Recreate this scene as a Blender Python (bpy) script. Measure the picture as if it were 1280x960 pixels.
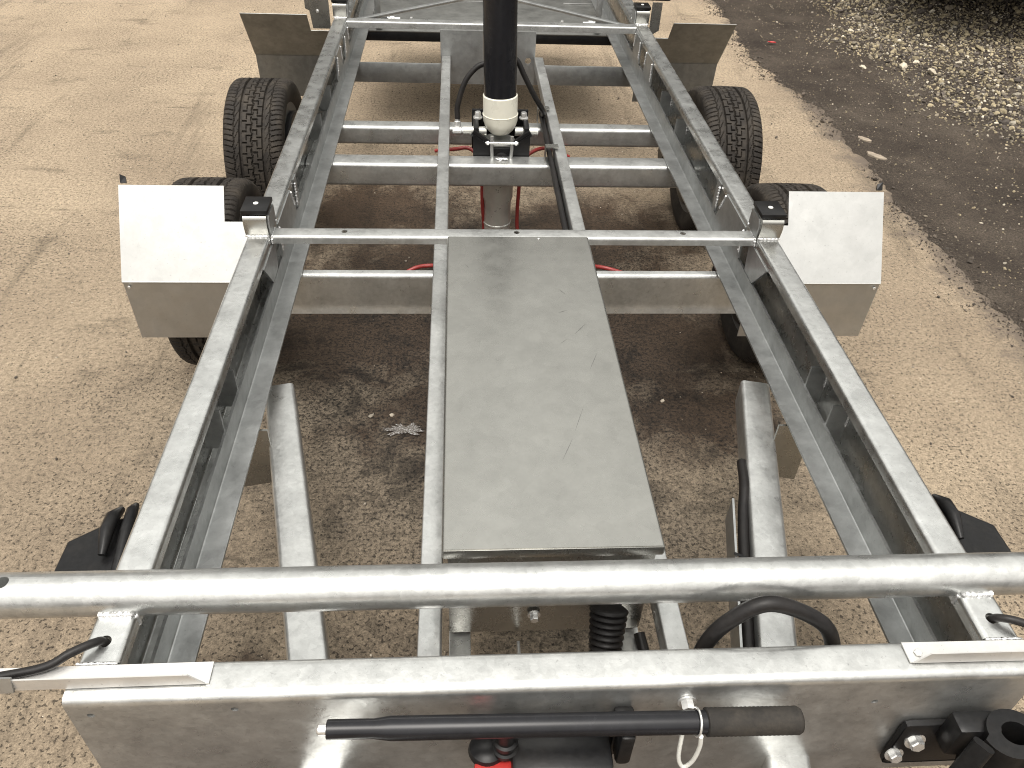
import bpy, bmesh, math, random
import numpy as np
from mathutils import Vector, Matrix, noise as mnoise
random.seed(7); rng = np.random.default_rng(7)
for o in list(bpy.data.objects): bpy.data.objects.remove(o)
scene = bpy.context.scene
col = scene.collection
rad = math.radians

# ------------------------------------------------------------------ camera
CAM = (-0.131863, -1.588447, 1.506519); PITCH, YAW, ROLL, FPX = 0.697326, 0.0840387, -0.0480284, 1001.156
cp, sp, cy, sy = math.cos(PITCH), math.sin(PITCH), math.cos(YAW), math.sin(YAW)
fwd = Vector((sy*cp, cy*cp, -sp)); right = Vector((cy, -sy, 0)); down = fwd.cross(right)
r2 = right*math.cos(ROLL) + down*math.sin(ROLL); d2 = down*math.cos(ROLL) - right*math.sin(ROLL)
cam = bpy.data.cameras.new('camera'); camo = bpy.data.objects.new('camera', cam); col.objects.link(camo)
cam.sensor_width = 36; cam.lens = FPX/1280*36; cam.clip_start = 0.02; cam.clip_end = 600
M = Matrix((r2, -d2, -fwd)).transposed().to_4x4(); M.translation = CAM
camo.matrix_world = M
scene.camera = camo
# ------------------------------------------------------------------ sky, sun, exposure
SUN_EL, SUN_AZ = 75, 195      # degrees; azimuth clockwise from +Y; high behind thick cloud
world = bpy.data.worlds.new('World'); scene.world = world; world.use_nodes = True
wn = world.node_tree.nodes; wl = world.node_tree.links
sky = wn.new('ShaderNodeTexSky'); sky.sky_type = 'NISHITA'; sky.sun_disc = False
sky.sun_elevation = rad(SUN_EL); sky.sun_rotation = rad(SUN_AZ); sky.air_density = 8.0; sky.dust_density = 7.0; sky.ozone_density = 1.0
hs = wn.new('ShaderNodeHueSaturation'); hs.inputs['Saturation'].default_value = 0.12
wl.new(sky.outputs[0], hs.inputs['Color'])
bg = wn['Background']; wl.new(hs.outputs[0], bg.inputs['Color']); bg.inputs['Strength'].default_value = 0.14
sl = bpy.data.lights.new('sun', 'SUN'); sl.energy = 0.9; sl.angle = rad(30); sl.color = (1.0, 0.95, 0.88)
so = bpy.data.objects.new('sun', sl); col.objects.link(so); so.location = (-2, -4, 6)
a, e = rad(SUN_AZ), rad(SUN_EL)
sdir = Vector((math.sin(a)*math.cos(e), math.cos(a)*math.cos(e), math.sin(e)))
so.rotation_euler = sdir.to_track_quat('Z', 'Y').to_euler()
vs = scene.view_settings; vs.view_transform = 'Standard'; vs.look = 'None'; vs.gamma = 1.0; vs.exposure = 0.80
scene.render.engine = 'CYCLES'
scene.cycles.filter_width = 1.05

# ------------------------------------------------------------------ materials
def nmat(name):
    m = bpy.data.materials.new(name); m.use_nodes = True
    nt = m.node_tree; return m, nt.nodes, nt.links, nt.nodes['Principled BSDF']
def N(nodes, typ, **kw):
    n = nodes.new(typ)
    for k, v in kw.items():
        if k in n.inputs: n.inputs[k].default_value = v
        else: setattr(n, k, v)
    return n
def ramp(nodes, stops):
    r = nodes.new('ShaderNodeValToRGB'); el = r.color_ramp.elements
    while len(el) > 1: el.remove(el[-1])
    for i, (p, c) in enumerate(stops):
        e_ = el[0] if i == 0 else el.new(p); e_.position = p
        e_.color = (c, c, c, 1) if not hasattr(c, '__len__') else (*c, 1)
    return r
def metal(name, base, var, r0, r1, spangle=60, bump=.15, bscale=35, speck=.75, met=.78):
    """zinc coated steel: cloudy tone, crystal spangle, uneven gloss and a lumpy dip coat"""
    m, n, l, b = nmat(name)
    tc = N(n, 'ShaderNodeTexCoord')
    big = N(n, 'ShaderNodeTexNoise', Scale=14.0, Detail=8.0, Roughness=.70); l.new(tc.outputs['Object'], big.inputs['Vector'])
    vor = N(n, 'ShaderNodeTexVoronoi', Scale=float(spangle)); l.new(tc.outputs['Object'], vor.inputs['Vector'])
    bw = N(n, 'ShaderNodeRGBToBW'); l.new(vor.outputs['Color'], bw.inputs[0])
    mx = N(n, 'ShaderNodeMath', operation='MULTIPLY_ADD'); l.new(bw.outputs[0], mx.inputs[0]); mx.inputs[1].default_value = .15
    l.new(big.outputs['Fac'], mx.inputs[2])
    lo = tuple(c*(1-var) for c in base); hi = tuple(min(.95, c*(1+var)) for c in base)
    cr = ramp(n, [(.34, lo), (.78, hi)]); l.new(mx.outputs[0], cr.inputs[0])
    # small dirt specks and dull flecks
    sp_ = N(n, 'ShaderNodeTexNoise', Scale=170.0, Detail=3.0, Roughness=.7); l.new(tc.outputs['Object'], sp_.inputs['Vector'])
    sr = ramp(n, [(.27, .62), (.36, 1.0)]); l.new(sp_.outputs['Fac'], sr.inputs[0])
    mul = N(n, 'ShaderNodeMix', data_type='RGBA', blend_type='MULTIPLY'); mul.inputs['Factor'].default_value = speck
    l.new(cr.outputs[0], mul.inputs['A']); l.new(sr.outputs[0], mul.inputs['B'])
    l.new(mul.outputs['Result'], b.inputs['Base Color'])
    b.inputs['Metallic'].default_value = met
    rn = N(n, 'ShaderNodeTexNoise', Scale=22.0, Detail=5.0, Roughness=.7); l.new(tc.outputs['Object'], rn.inputs['Vector'])
    mr = N(n, 'ShaderNodeMapRange'); mr.inputs['From Min'].default_value = .3; mr.inputs['From Max'].default_value = .7
    mr.inputs['To Min'].default_value = r0; mr.inputs['To Max'].default_value = r1
    l.new(rn.outputs['Fac'], mr.inputs['Value']); l.new(mr.outputs[0], b.inputs['Roughness'])
    bn = N(n, 'ShaderNodeTexNoise', Scale=float(bscale), Detail=4.0, Roughness=.6); l.new(tc.outputs['Object'], bn.inputs['Vector'])
    bu = N(n, 'ShaderNodeBump', Strength=bump, Distance=.004); l.new(bn.outputs['Fac'], bu.inputs['Height']); l.new(bu.outputs[0], b.inputs['Normal'])
    return m
GALV = metal('hot_dip_galvanised_steel', (.48, .485, .475), .24, .24, .44, 120, .18, 40, met=.84)
RAIL = metal('galvanised_channel', (.57, .575, .565), .22, .20, .40, 120, .16, 40, met=.97)
GALVD = metal('dull_galvanised_steel', (.37, .378, .375), .24, .30, .46, 70, .14, 45, met=.85)
SHEET = metal('zinc_sheet', (.355, .352, .33), .10, .22, .34, 45, .008, 4, speck=.15, met=.92)
ALU = metal('bright_sheet_metal', (.44, .44, .43), .10, .36, .50, 30, .05, 12, met=.97)
TRIM = metal('folded_trim', (.66, .65, .63), .10, .30, .45, 60, .06, 30)
PLATED = metal('zinc_plated_hardware', (.70, .70, .69), .10, .2, .34, 90, .05, 60)
WELD = metal('weld_bead_zinc', (.68, .68, .68), .18, .25, .45, 150, .5, 120)
CHROME = metal('machined_steel', (.62, .62, .58), .12, .25, .38, 40, .05, 90, met=.6)
def plain(name, c, rough, var=.12, scale=40, bump=0.0, metv=0.0, spec=.5, dust=0.0):
    m, n, l, b = nmat(name)
    tc = N(n, 'ShaderNodeTexCoord'); no = N(n, 'ShaderNodeTexNoise', Scale=float(scale), Detail=5.0, Roughness=.65)
    l.new(tc.outputs['Object'], no.inputs['Vector'])
    cr = ramp(n, [(.3, tuple(x*(1-var) for x in c)), (.7, tuple(x*(1+var) for x in c))]); l.new(no.outputs['Fac'], cr.inputs[0])
    outc = cr.outputs[0]
    if dust:
        dn = N(n, 'ShaderNodeTexNoise', Scale=14.0, Detail=7.0, Roughness=.75); l.new(tc.outputs['Object'], dn.inputs['Vector'])
        dr = ramp(n, [(.45, 0.0), (.8, dust)]); l.new(dn.outputs['Fac'], dr.inputs[0])
        mx = N(n, 'ShaderNodeMix', data_type='RGBA'); l.new(dr.outputs[0], mx.inputs['Factor']); l.new(outc, mx.inputs['A'])
        mx.inputs['B'].default_value = (.20, .165, .125, 1); outc = mx.outputs['Result']
    l.new(outc, b.inputs['Base Color'])
    rr = N(n, 'ShaderNodeMapRange'); rr.inputs['To Min'].default_value = rough*.85; rr.inputs['To Max'].default_value = min(1, rough*1.15)
    l.new(no.outputs['Fac'], rr.inputs['Value']); l.new(rr.outputs[0], b.inputs['Roughness'])
    b.inputs['Metallic'].default_value = metv; b.inputs['Specular IOR Level'].default_value = spec
    if bump:
        bu = N(n, 'ShaderNodeBump', Strength=bump, Distance=.003); l.new(no.outputs['Fac'], bu.inputs['Height']); l.new(bu.outputs[0], b.inputs['Normal'])
    return m
RUBBER = plain('tyre_rubber', (.020, .017, .0145), .7, .3, 90, .2, spec=.22, dust=.26)
BLACKP = plain('black_powder_coat', (.008, .008, .0085), .34, .3, 120, .08, spec=.22, dust=.05)
SATIN = plain('black_satin_tube', (.010, .010, .012), .26, .2, 60, .02, spec=.3)
HOSEM = plain('black_hose_rubber', (.010, .009, .009), .45, .25, 90, .1, spec=.28, dust=.06)
REDH = plain('red_hose', (.24, .028, .025), .42, .15, 60)
REDK = plain('red_knob_plastic', (.34, .025, .022), .4, .1, 60)
YELLOW = plain('yellow_sticker', (.75, .58, .04), .45, .08, 60)
IVORY = plain('cream_painted_steel', (.66, .64, .55), .28, .05, 20, .02, spec=.6)
CLEAR = plain('pale_nylon', (.70, .70, .66), .35, .05, 40)
RIMM = plain('dark_steel_paint', (.07, .07, .068), .5, .1, 30)
GRIP = plain('ribbed_rubber_grip', (.022, .020, .018), .75, .2, 150, .2, spec=.25, dust=.2)
BEDM = metal('tipping_bed_underside', (.62, .62, .61), .15, .4, .55, 50, .1, 30)
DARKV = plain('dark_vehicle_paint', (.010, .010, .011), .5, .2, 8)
SCRAT = plain('scratch_grey', (.10, .10, .095), .6, .1, 60)
FRAG = plain('broken_concrete', (.25, .207, .158), .9, .3, 60, .4)
DARKZ = metal('dark_shaded_zinc', (.20, .20, .19), .25, .34, .5, 60, .1, 30)  # dark zinc of the tray; puts the rear mudguards' shade into their colour
CLAD = plain('reflection_wall_cladding', (.13, .135, .135), .6, .06, 3)
ROOFM = plain('reflection_roof_sheet', (.20, .20, .20), .6, .1, 3)
LITTER = plain('red_litter', (.55, .05, .05), .4, .1, 40)

def concrete():
    m, n, l, b = nmat('pitted_concrete')
    tc = N(n, 'ShaderNodeTexCoord'); P = tc.outputs['Object']
    def noise(scale, det=5.0, rough=.6, off=None, dist=0.0, stretch=None):
        t = N(n, 'ShaderNodeTexNoise', Scale=scale, Detail=det, Roughness=rough, Distortion=dist)
        src = P
        if off or stretch:
            mp = N(n, 'ShaderNodeMapping'); l.new(P, mp.inputs[0])
            if off: mp.inputs['Location'].default_value = off
            if stretch: mp.inputs['Scale'].default_value = stretch
            src = mp.outputs[0]
        l.new(src, t.inputs['Vector']); return t.outputs['Fac']
    def mul(a_, b_, f=1.0):
        x = N(n, 'ShaderNodeMix', data_type='RGBA', blend_type='MULTIPLY'); x.inputs['Factor'].default_value = f
        l.new(a_, x.inputs['A']); l.new(b_, x.inputs['B']); return x.outputs['Result']
    base = ramp(n, [(.30, (.172, .136, .099)), (.52, (.228, .183, .133)), (.75, (.288, .234, .170))]); l.new(noise(1.3, 8.0, .62), base.inputs[0])
    c = base.outputs[0]
    fine = ramp(n, [(.28, .50), (.5, 1.0), (.72, 1.30)]); l.new(noise(75.0, 4.0, .7), fine.inputs[0]); c = mul(c, fine.outputs[0])
    grain = ramp(n, [(.3, .60), (.5, 1.0), (.7, 1.32)]); l.new(noise(260.0, 3.0, .7), grain.inputs[0]); c = mul(c, grain.outputs[0])
    # pits: dark little hollows, denser in some areas
    pitn = noise(125.0, 2.0, .5, (3, 1, 0), .12)
    dens = noise(2.2, 4.0, .6, (7, 2, 0))
    ad = N(n, 'ShaderNodeMath', operation='MULTIPLY_ADD'); l.new(dens, ad.inputs[0]); ad.inputs[1].default_value = -.22; l.new(pitn, ad.inputs[2])
    pit = ramp(n, [(.235, .32), (.30, 1.0)]); l.new(ad.outputs[0], pit.inputs[0]); c = mul(c, pit.outputs[0])
    # light falloff painted in: darker with some grime round the trailer, paler further off
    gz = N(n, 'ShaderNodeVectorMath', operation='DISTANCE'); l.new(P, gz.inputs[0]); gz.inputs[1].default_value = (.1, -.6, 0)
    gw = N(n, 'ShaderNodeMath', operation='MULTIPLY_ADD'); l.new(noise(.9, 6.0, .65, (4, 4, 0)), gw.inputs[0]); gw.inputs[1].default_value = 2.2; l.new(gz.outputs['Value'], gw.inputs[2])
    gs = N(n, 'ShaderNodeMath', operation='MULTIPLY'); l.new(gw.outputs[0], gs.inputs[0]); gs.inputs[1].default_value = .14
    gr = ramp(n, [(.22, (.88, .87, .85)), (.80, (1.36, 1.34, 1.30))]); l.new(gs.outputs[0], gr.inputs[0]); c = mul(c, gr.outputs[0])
    # scuffs and dirt smears drawn out by traffic
    smear = ramp(n, [(.30, .50), (.43, 1.0)]); l.new(noise(3.1, 7.0, .72, (1, 5, 0), .4, (1.0, 2.6, 1)), smear.inputs[0]); c = mul(c, smear.outputs[0], .8)
    # faint wheel tracks and drag marks crossing the yard
    tm = N(n, 'ShaderNodeMapping'); l.new(P, tm.inputs[0]); tm.inputs['Rotation'].default_value = (0, 0, rad(38)); tm.inputs['Scale'].default_value = (3.6, .35, 1)
    tn = N(n, 'ShaderNodeTexNoise', Scale=1.5, Detail=9.0, Roughness=.74, Distortion=.3); l.new(tm.outputs[0], tn.inputs['Vector'])
    tr = ramp(n, [(.34, .66), (.45, 1.0), (.62, 1.0), (.72, 1.12)]); l.new(tn.outputs['Fac'], tr.inputs[0]); c = mul(c, tr.outputs[0])
    # soil trodden onto the edge of the slab
    ex = N(n, 'ShaderNodeSeparateXYZ'); l.new(P, ex.inputs[0])
    em = N(n, 'ShaderNodeMath', operation='MULTIPLY_ADD'); l.new(noise(7.0, 8.0, .72, (8, 3, 0)), em.inputs[0]); em.inputs[1].default_value = .55; l.new(ex.outputs['X'], em.inputs[2])
    er = N(n, 'ShaderNodeMapRange'); l.new(em.outputs[0], er.inputs['Value']); er.inputs['From Min'].default_value = 1.86; er.inputs['From Max'].default_value = 1.99
    ed = N(n, 'ShaderNodeMix', data_type='RGBA'); l.new(er.outputs[0], ed.inputs['Factor']); l.new(c, ed.inputs['A']); ed.inputs['B'].default_value = (.115, .092, .072, 1); c = ed.outputs['Result']
    # damp patches and painted shade below the trailer; shade alone before the front beam
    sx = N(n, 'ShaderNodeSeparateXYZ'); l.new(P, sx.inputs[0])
    def stain_shade(cx, cy_, rx, ry):
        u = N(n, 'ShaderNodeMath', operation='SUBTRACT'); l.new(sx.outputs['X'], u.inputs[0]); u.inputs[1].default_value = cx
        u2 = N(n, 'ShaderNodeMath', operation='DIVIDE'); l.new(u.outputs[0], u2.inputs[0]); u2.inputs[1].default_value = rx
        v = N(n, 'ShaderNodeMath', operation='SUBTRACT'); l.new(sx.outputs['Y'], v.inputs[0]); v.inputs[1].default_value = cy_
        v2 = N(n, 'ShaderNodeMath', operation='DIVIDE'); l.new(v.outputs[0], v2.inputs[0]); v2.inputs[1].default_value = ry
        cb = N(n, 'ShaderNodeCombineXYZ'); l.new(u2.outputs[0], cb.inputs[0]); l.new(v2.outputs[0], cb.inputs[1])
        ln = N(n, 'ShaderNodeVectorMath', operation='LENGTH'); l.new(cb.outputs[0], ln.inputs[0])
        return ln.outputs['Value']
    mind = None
    for s in [(-.45, .45, .50, .34), (.0, .85, .75, .42), (-.45, 1.25, .45, .34), (.45, .40, .48, .38), (.35, 1.10, .50, .34), (-.10, .05, .42, .22), (.55, .05, .28, .2), (-.62, -.75, .12, .1), (-.40, -1.36, .75, .42), (.40, -1.42, .85, .48)]:  # the pair furthest forward paints the shade in front of the front plate
        d = stain_shade(*s)
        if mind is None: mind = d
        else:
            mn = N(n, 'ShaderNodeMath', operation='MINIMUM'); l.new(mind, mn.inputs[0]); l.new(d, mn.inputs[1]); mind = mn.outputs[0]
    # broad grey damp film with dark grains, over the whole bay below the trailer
    zone = stain_shade(.0, .25, .85, 1.15)
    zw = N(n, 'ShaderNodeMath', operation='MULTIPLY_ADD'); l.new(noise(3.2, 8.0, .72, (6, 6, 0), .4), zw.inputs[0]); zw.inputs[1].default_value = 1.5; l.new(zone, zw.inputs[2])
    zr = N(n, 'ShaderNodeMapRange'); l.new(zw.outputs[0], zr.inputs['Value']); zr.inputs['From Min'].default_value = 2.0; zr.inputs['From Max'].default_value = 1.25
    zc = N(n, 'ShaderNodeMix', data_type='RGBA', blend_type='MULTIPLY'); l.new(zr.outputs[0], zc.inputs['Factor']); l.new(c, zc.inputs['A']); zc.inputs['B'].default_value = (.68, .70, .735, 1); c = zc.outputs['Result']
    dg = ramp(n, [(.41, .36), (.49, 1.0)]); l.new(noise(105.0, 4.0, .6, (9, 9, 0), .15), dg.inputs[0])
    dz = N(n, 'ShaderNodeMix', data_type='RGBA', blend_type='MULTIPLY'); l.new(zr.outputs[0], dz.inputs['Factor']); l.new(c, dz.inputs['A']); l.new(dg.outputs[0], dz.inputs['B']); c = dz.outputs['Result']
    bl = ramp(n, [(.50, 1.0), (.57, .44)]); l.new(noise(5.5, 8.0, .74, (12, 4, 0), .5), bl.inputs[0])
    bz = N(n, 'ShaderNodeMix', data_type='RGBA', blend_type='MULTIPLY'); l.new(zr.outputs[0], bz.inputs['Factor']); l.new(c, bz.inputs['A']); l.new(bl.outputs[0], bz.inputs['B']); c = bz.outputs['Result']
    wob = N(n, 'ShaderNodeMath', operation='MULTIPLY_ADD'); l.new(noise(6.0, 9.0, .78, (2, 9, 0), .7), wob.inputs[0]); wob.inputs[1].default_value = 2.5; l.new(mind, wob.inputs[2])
    damp_shade = ramp(n, [(.60, 1.0), (.80, 0.0)])
    sc = N(n, 'ShaderNodeMath', operation='MULTIPLY'); l.new(wob.outputs[0], sc.inputs[0]); sc.inputs[1].default_value = .34; l.new(sc.outputs[0], damp_shade.inputs[0])
    dk = N(n, 'ShaderNodeMix', data_type='RGBA', blend_type='MULTIPLY'); l.new(damp_shade.outputs[0], dk.inputs['Factor']); l.new(c, dk.inputs['A']); dk.inputs['B'].default_value = (.30, .25, .22, 1)
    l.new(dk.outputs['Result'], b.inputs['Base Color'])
    ro = N(n, 'ShaderNodeMapRange'); l.new(damp_shade.outputs[0], ro.inputs['Value']); ro.inputs['To Min'].default_value = .88; ro.inputs['To Max'].default_value = .62; l.new(ro.outputs[0], b.inputs['Roughness'])
    b.inputs['Specular IOR Level'].default_value = .3
    hsum = N(n, 'ShaderNodeMath', operation='ADD'); l.new(noise(75.0, 4.0, .7), hsum.inputs[0]); l.new(pit.outputs[0], hsum.inputs[1])
    bu = N(n, 'ShaderNodeBump', Strength=.55, Distance=.004); l.new(hsum.outputs[0], bu.inputs['Height'])
    bu2 = N(n, 'ShaderNodeBump', Strength=.5, Distance=.012); l.new(noise(9.0, 6.0, .6), bu2.inputs['Height']); l.new(bu2.outputs[0], bu.inputs['Normal'])
    l.new(bu.outputs[0], b.inputs['Normal'])
    return m
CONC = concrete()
def dirtmat():
    m, n, l, b = nmat('packed_dirt_and_grit')
    tc = N(n, 'ShaderNodeTexCoord')
    no = N(n, 'ShaderNodeTexNoise', Scale=2.4, Detail=9.0, Roughness=.68); l.new(tc.outputs['Object'], no.inputs['Vector'])
    cr = ramp(n, [(.3, (.030, .023, .018)), (.52, (.062, .049, .038)), (.8, (.115, .094, .073))]); l.new(no.outputs['Fac'], cr.inputs[0])
    g = N(n, 'ShaderNodeTexNoise', Scale=140.0, Detail=4.0, Roughness=.75); l.new(tc.outputs['Object'], g.inputs['Vector'])
    gr = ramp(n, [(.3, .35), (.5, 1.0), (.72, 2.0)]); l.new(g.outputs['Fac'], gr.inputs[0])
    x = N(n, 'ShaderNodeMix', data_type='RGBA', blend_type='MULTIPLY'); x.inputs['Factor'].default_value = 1; l.new(cr.outputs[0], x.inputs['A']); l.new(gr.outputs[0], x.inputs['B'])
    l.new(x.outputs['Result'], b.inputs['Base Color']); b.inputs['Roughness'].default_value = .9; b.inputs['Specular IOR Level'].default_value = .25
    bu = N(n, 'ShaderNodeBump', Strength=1.0, Distance=.012); l.new(g.outputs['Fac'], bu.inputs['Height']); l.new(bu.outputs[0], b.inputs['Normal'])
    return m
DIRT = dirtmat()
def stonemat(name):
    m, n, l, b = nmat(name)
    at = N(n, 'ShaderNodeAttribute', attribute_name='tint'); tc = N(n, 'ShaderNodeTexCoord')
    no = N(n, 'ShaderNodeTexNoise', Scale=120.0, Detail=4.0); l.new(tc.outputs['Object'], no.inputs['Vector'])
    gr = ramp(n, [(.3, .7), (.7, 1.2)]); l.new(no.outputs['Fac'], gr.inputs[0])
    x = N(n, 'ShaderNodeMix', data_type='RGBA', blend_type='MULTIPLY'); x.inputs['Factor'].default_value = 1; l.new(at.outputs['Color'], x.inputs['A']); l.new(gr.outputs[0], x.inputs['B'])
    l.new(x.outputs['Result'], b.inputs['Base Color']); b.inputs['Roughness'].default_value = .85
    return m
STONE = stonemat('mixed_gravel')
m_, n_, l_, b_ = nmat('pale_flecks'); b_.inputs['Roughness'].default_value = .3
tc_ = N(n_, 'ShaderNodeTexCoord'); no_ = N(n_, 'ShaderNodeTexNoise', Scale=190.0, Detail=4.0, Roughness=.7); l_.new(tc_.outputs['Object'], no_.inputs['Vector'])
cr_s = ramp(n_, [(.50, (.085, .073, .062)), (.62, (.36, .355, .35))]); l_.new(no_.outputs['Fac'], cr_s.inputs[0]); l_.new(cr_s.outputs[0], b_.inputs['Base Color'])
FLECKS = m_

# ------------------------------------------------------------------ mesh helpers
def mk(name, verts, faces, mat, parent=None, smooth=35, fix=True):
    me = bpy.data.meshes.new(name); me.from_pydata([tuple(v) for v in verts], [], faces); me.update()
    if fix:
        bm = bmesh.new(); bm.from_mesh(me); bmesh.ops.recalc_face_normals(bm, faces=bm.faces); bm.to_mesh(me); bm.free()
    if smooth:
        me.shade_smooth(); me.set_sharp_from_angle(angle=rad(smooth))
    me.materials.append(mat)
    o = bpy.data.objects.new(name, me); col.objects.link(o)
    if parent is not None: o.parent = parent
    return o
def empty(name, loc=(0, 0, 0), parent=None):
    o = bpy.data.objects.new(name, None); col.objects.link(o); o.location = loc; o.empty_display_size = .1
    if parent is not None: o.parent = parent
    return o
def tag(o, label=None, cat=None, group=None, kind=None):
    if label: o['label'] = label
    if cat: o['category'] = cat
    if group: o['group'] = group
    if kind: o['kind'] = kind
    return o
def bm_box(bm, x0, x1, y0, y1, z0, z1, bev=.002, mat=None, seg=2):
    r = bmesh.ops.create_cube(bm, size=1.0); vs_ = r['verts']
    for v in vs_:
        v.co = Vector((x0 + (v.co.x+.5)*(x1-x0), y0 + (v.co.y+.5)*(y1-y0), z0 + (v.co.z+.5)*(z1-z0)))
    if bev:
        es = list({e_ for v in vs_ for e_ in v.link_edges})
        r = bmesh.ops.bevel(bm, geom=es, offset=bev, segments=seg, profile=.5, affect='EDGES')
        vs_ = list({v for v in r['verts']} | {v for v in vs_ if v.is_valid})
    if mat is not None:
        for v in vs_: v.co = mat @ v.co
    return vs_
def bm_obj(name, bm, mat, parent=None, smooth=35):
    me = bpy.data.meshes.new(name); bmesh.ops.recalc_face_normals(bm, faces=bm.faces); bm.to_mesh(me); bm.free()
    me.shade_smooth(); me.set_sharp_from_angle(angle=rad(smooth)); me.materials.append(mat)
    o = bpy.data.objects.new(name, me); col.objects.link(o)
    if parent is not None: o.parent = parent
    return o
def box(name, x0, x1, y0, y1, z0, z1, mat, parent=None, bev=.002, seg=2, M=None):
    bm = bmesh.new(); bm_box(bm, x0, x1, y0, y1, z0, z1, bev, M, seg); return bm_obj(name, bm, mat, parent)
def round_path(pts, r, seg=5):
    out = [Vector(pts[0])]
    for i in range(1, len(pts)-1):
        p, a_, c_ = Vector(pts[i]), Vector(pts[i-1]), Vector(pts[i+1])
        u, w = (a_-p), (c_-p); ru = min(r, u.length*.45, w.length*.45); u.normalize(); w.normalize()
        p0, p1 = p+u*ru, p+w*ru
        for k in range(seg+1):
            t = k/seg; out.append((1-t)**2*p0 + 2*t*(1-t)*p + t*t*p1)
    out.append(Vector(pts[-1])); return out
def sheet_section(pts, th, r=.006):
    """closed outline of a bent sheet that follows pts (2-D) with thickness th"""
    p = round_path(pts, r); n = len(p); L, Rr = [], []
    for i in range(n):
        d = (p[min(i+1, n-1)] - p[max(i-1, 0)]).normalized(); q = Vector((-d.y, d.x))*th/2
        L.append(p[i]+q); Rr.append(p[i]-q)
    return L + Rr[::-1]
def box_section(w, h, r=.006, seg=4):
    pts = []
    for cx, cz, a0 in ((w/2-r, h/2-r, 0), (-w/2+r, h/2-r, 90), (-w/2+r, -h/2+r, 180), (w/2-r, -h/2+r, 270)):
        for k in range(seg+1):
            t = rad(a0 + 90*k/seg); pts.append(Vector((cx+r*math.cos(t), cz+r*math.sin(t))))
    return pts
def extrude(name, sec, s0, s1, axis, mat, parent=None, nseg=1, smooth=35):
    """sec = list of 2-D points; axis 'x': (y,z) section along X; 'y': (x,z) section along Y"""
    n = len(sec); V = []; F = []
    for k in range(nseg+1):
        s = s0 + (s1-s0)*k/nseg
        for p in sec: V.append((s, p[0], p[1]) if axis == 'x' else (p[0], s, p[1]))
    for k in range(nseg):
        for i in range(n):
            j = (i+1) % n; F.append((k*n+i, k*n+j, (k+1)*n+j, (k+1)*n+i))
    F.append(tuple(range(n))); F.append(tuple(range(nseg*n, nseg*n+n))[::-1])
    return mk(name, V, F, mat, parent, smooth)
def beam(name, sec, p0, p1, mat, parent=None, up=Vector((0, 0, 1))):
    """section (side, up) swept in a straight line from p0 to p1"""
    p0, p1 = Vector(p0), Vector(p1); d = (p1-p0).normalized(); s = d.cross(up).normalized(); u = s.cross(d)
    n = len(sec); V = []
    for q in (p0, p1):
        for p in sec: V.append(q + s*p[0] + u*p[1])
    F = [(i, (i+1) % n, n+(i+1) % n, n+i) for i in range(n)] + [tuple(range(n)), tuple(range(n, 2*n))[::-1]]
    return mk(name, V, F, mat, parent)
def spline(pts, k=10):
    P = [Vector(p) for p in pts]; P = [P[0]*2-P[1]] + P + [P[-1]*2-P[-2]]; out = []
    for i in range(1, len(P)-2):
        for j in range(k):
            t = j/k; a_, b2, c_, d_ = P[i-1], P[i], P[i+1], P[i+2]
            out.append(.5*((2*b2) + (c_-a_)*t + (2*a_-5*b2+4*c_-d_)*t*t + (3*b2-a_-3*c_+d_)*t**3))
    out.append(P[-2]); return out
def tube_vf(pts, r, n=14, V=None, F=None, closed_caps=True):
    V = [] if V is None else V; F = [] if F is None else F
    base = len(V); pts = [Vector(p) for p in pts]; m = len(pts)
    rr = r if hasattr(r, '__len__') else [r]*m
    t0 = (pts[1]-pts[0]).normalized(); u = t0.orthogonal().normalized()
    for i in range(m):
        t = (pts[min(i+1, m-1)]-pts[max(i-1, 0)]).normalized(); u = (u - t*u.dot(t)).normalized(); w = t.cross(u)
        for k in range(n):
            a_ = 2*math.pi*k/n; V.append(pts[i] + (u*math.cos(a_)+w*math.sin(a_))*rr[i])
    for i in range(m-1):
        for k in range(n):
            F.append((base+i*n+k, base+i*n+(k+1) % n, base+(i+1)*n+(k+1) % n, base+(i+1)*n+k))
    if closed_caps:
        F.append(tuple(base+k for k in range(n))[::-1]); F.append(tuple(base+(m-1)*n+k for k in range(n)))
    return V, F
def tube(name, pts, r, mat, parent=None, n=14, smooth=50):
    V, F = tube_vf(pts, r, n); return mk(name, V, F, mat, parent, smooth)
def lathe(name, prof, p0, axis, mat, parent=None, n=40, smooth=35):
    """prof = [(s, r)] along axis from p0"""
    p0, ax = Vector(p0), Vector(axis).normalized(); u = ax.orthogonal().normalized(); w = ax.cross(u); V = []; F = []
    for s, r in prof:
        for k in range(n):
            a_ = 2*math.pi*k/n; V.append(p0+ax*s+(u*math.cos(a_)+w*math.sin(a_))*max(r, 1e-4))
    m = len(prof)
    for i in range(m-1):
        for k in range(n): F.append((i*n+k, i*n+(k+1) % n, (i+1)*n+(k+1) % n, (i+1)*n+k))
    F.append(tuple(range(n))); F.append(tuple((m-1)*n+k for k in range(n)))
    return mk(name, V, F, mat, parent, smooth)
def plate(name, outline, th, mat, parent=None, bev=.0006):
    """flat polygon in 3-D with thickness th along its normal"""
    P = [Vector(p) for p in outline]; nrm = Vector((0, 0, 0))
    for i in range(len(P)): nrm += (P[i]-P[0]).cross(P[(i+1) % len(P)]-P[0])
    nrm.normalize(); n = len(P)
    V = [p+nrm*th/2 for p in P]+[p-nrm*th/2 for p in P]
    F = [tuple(range(n)), tuple(range(n, 2*n))[::-1]]+[(i, (i+1) % n, n+(i+1) % n, n+i) for i in range(n)]
    return mk(name, V, F, mat, parent, 30)
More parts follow.
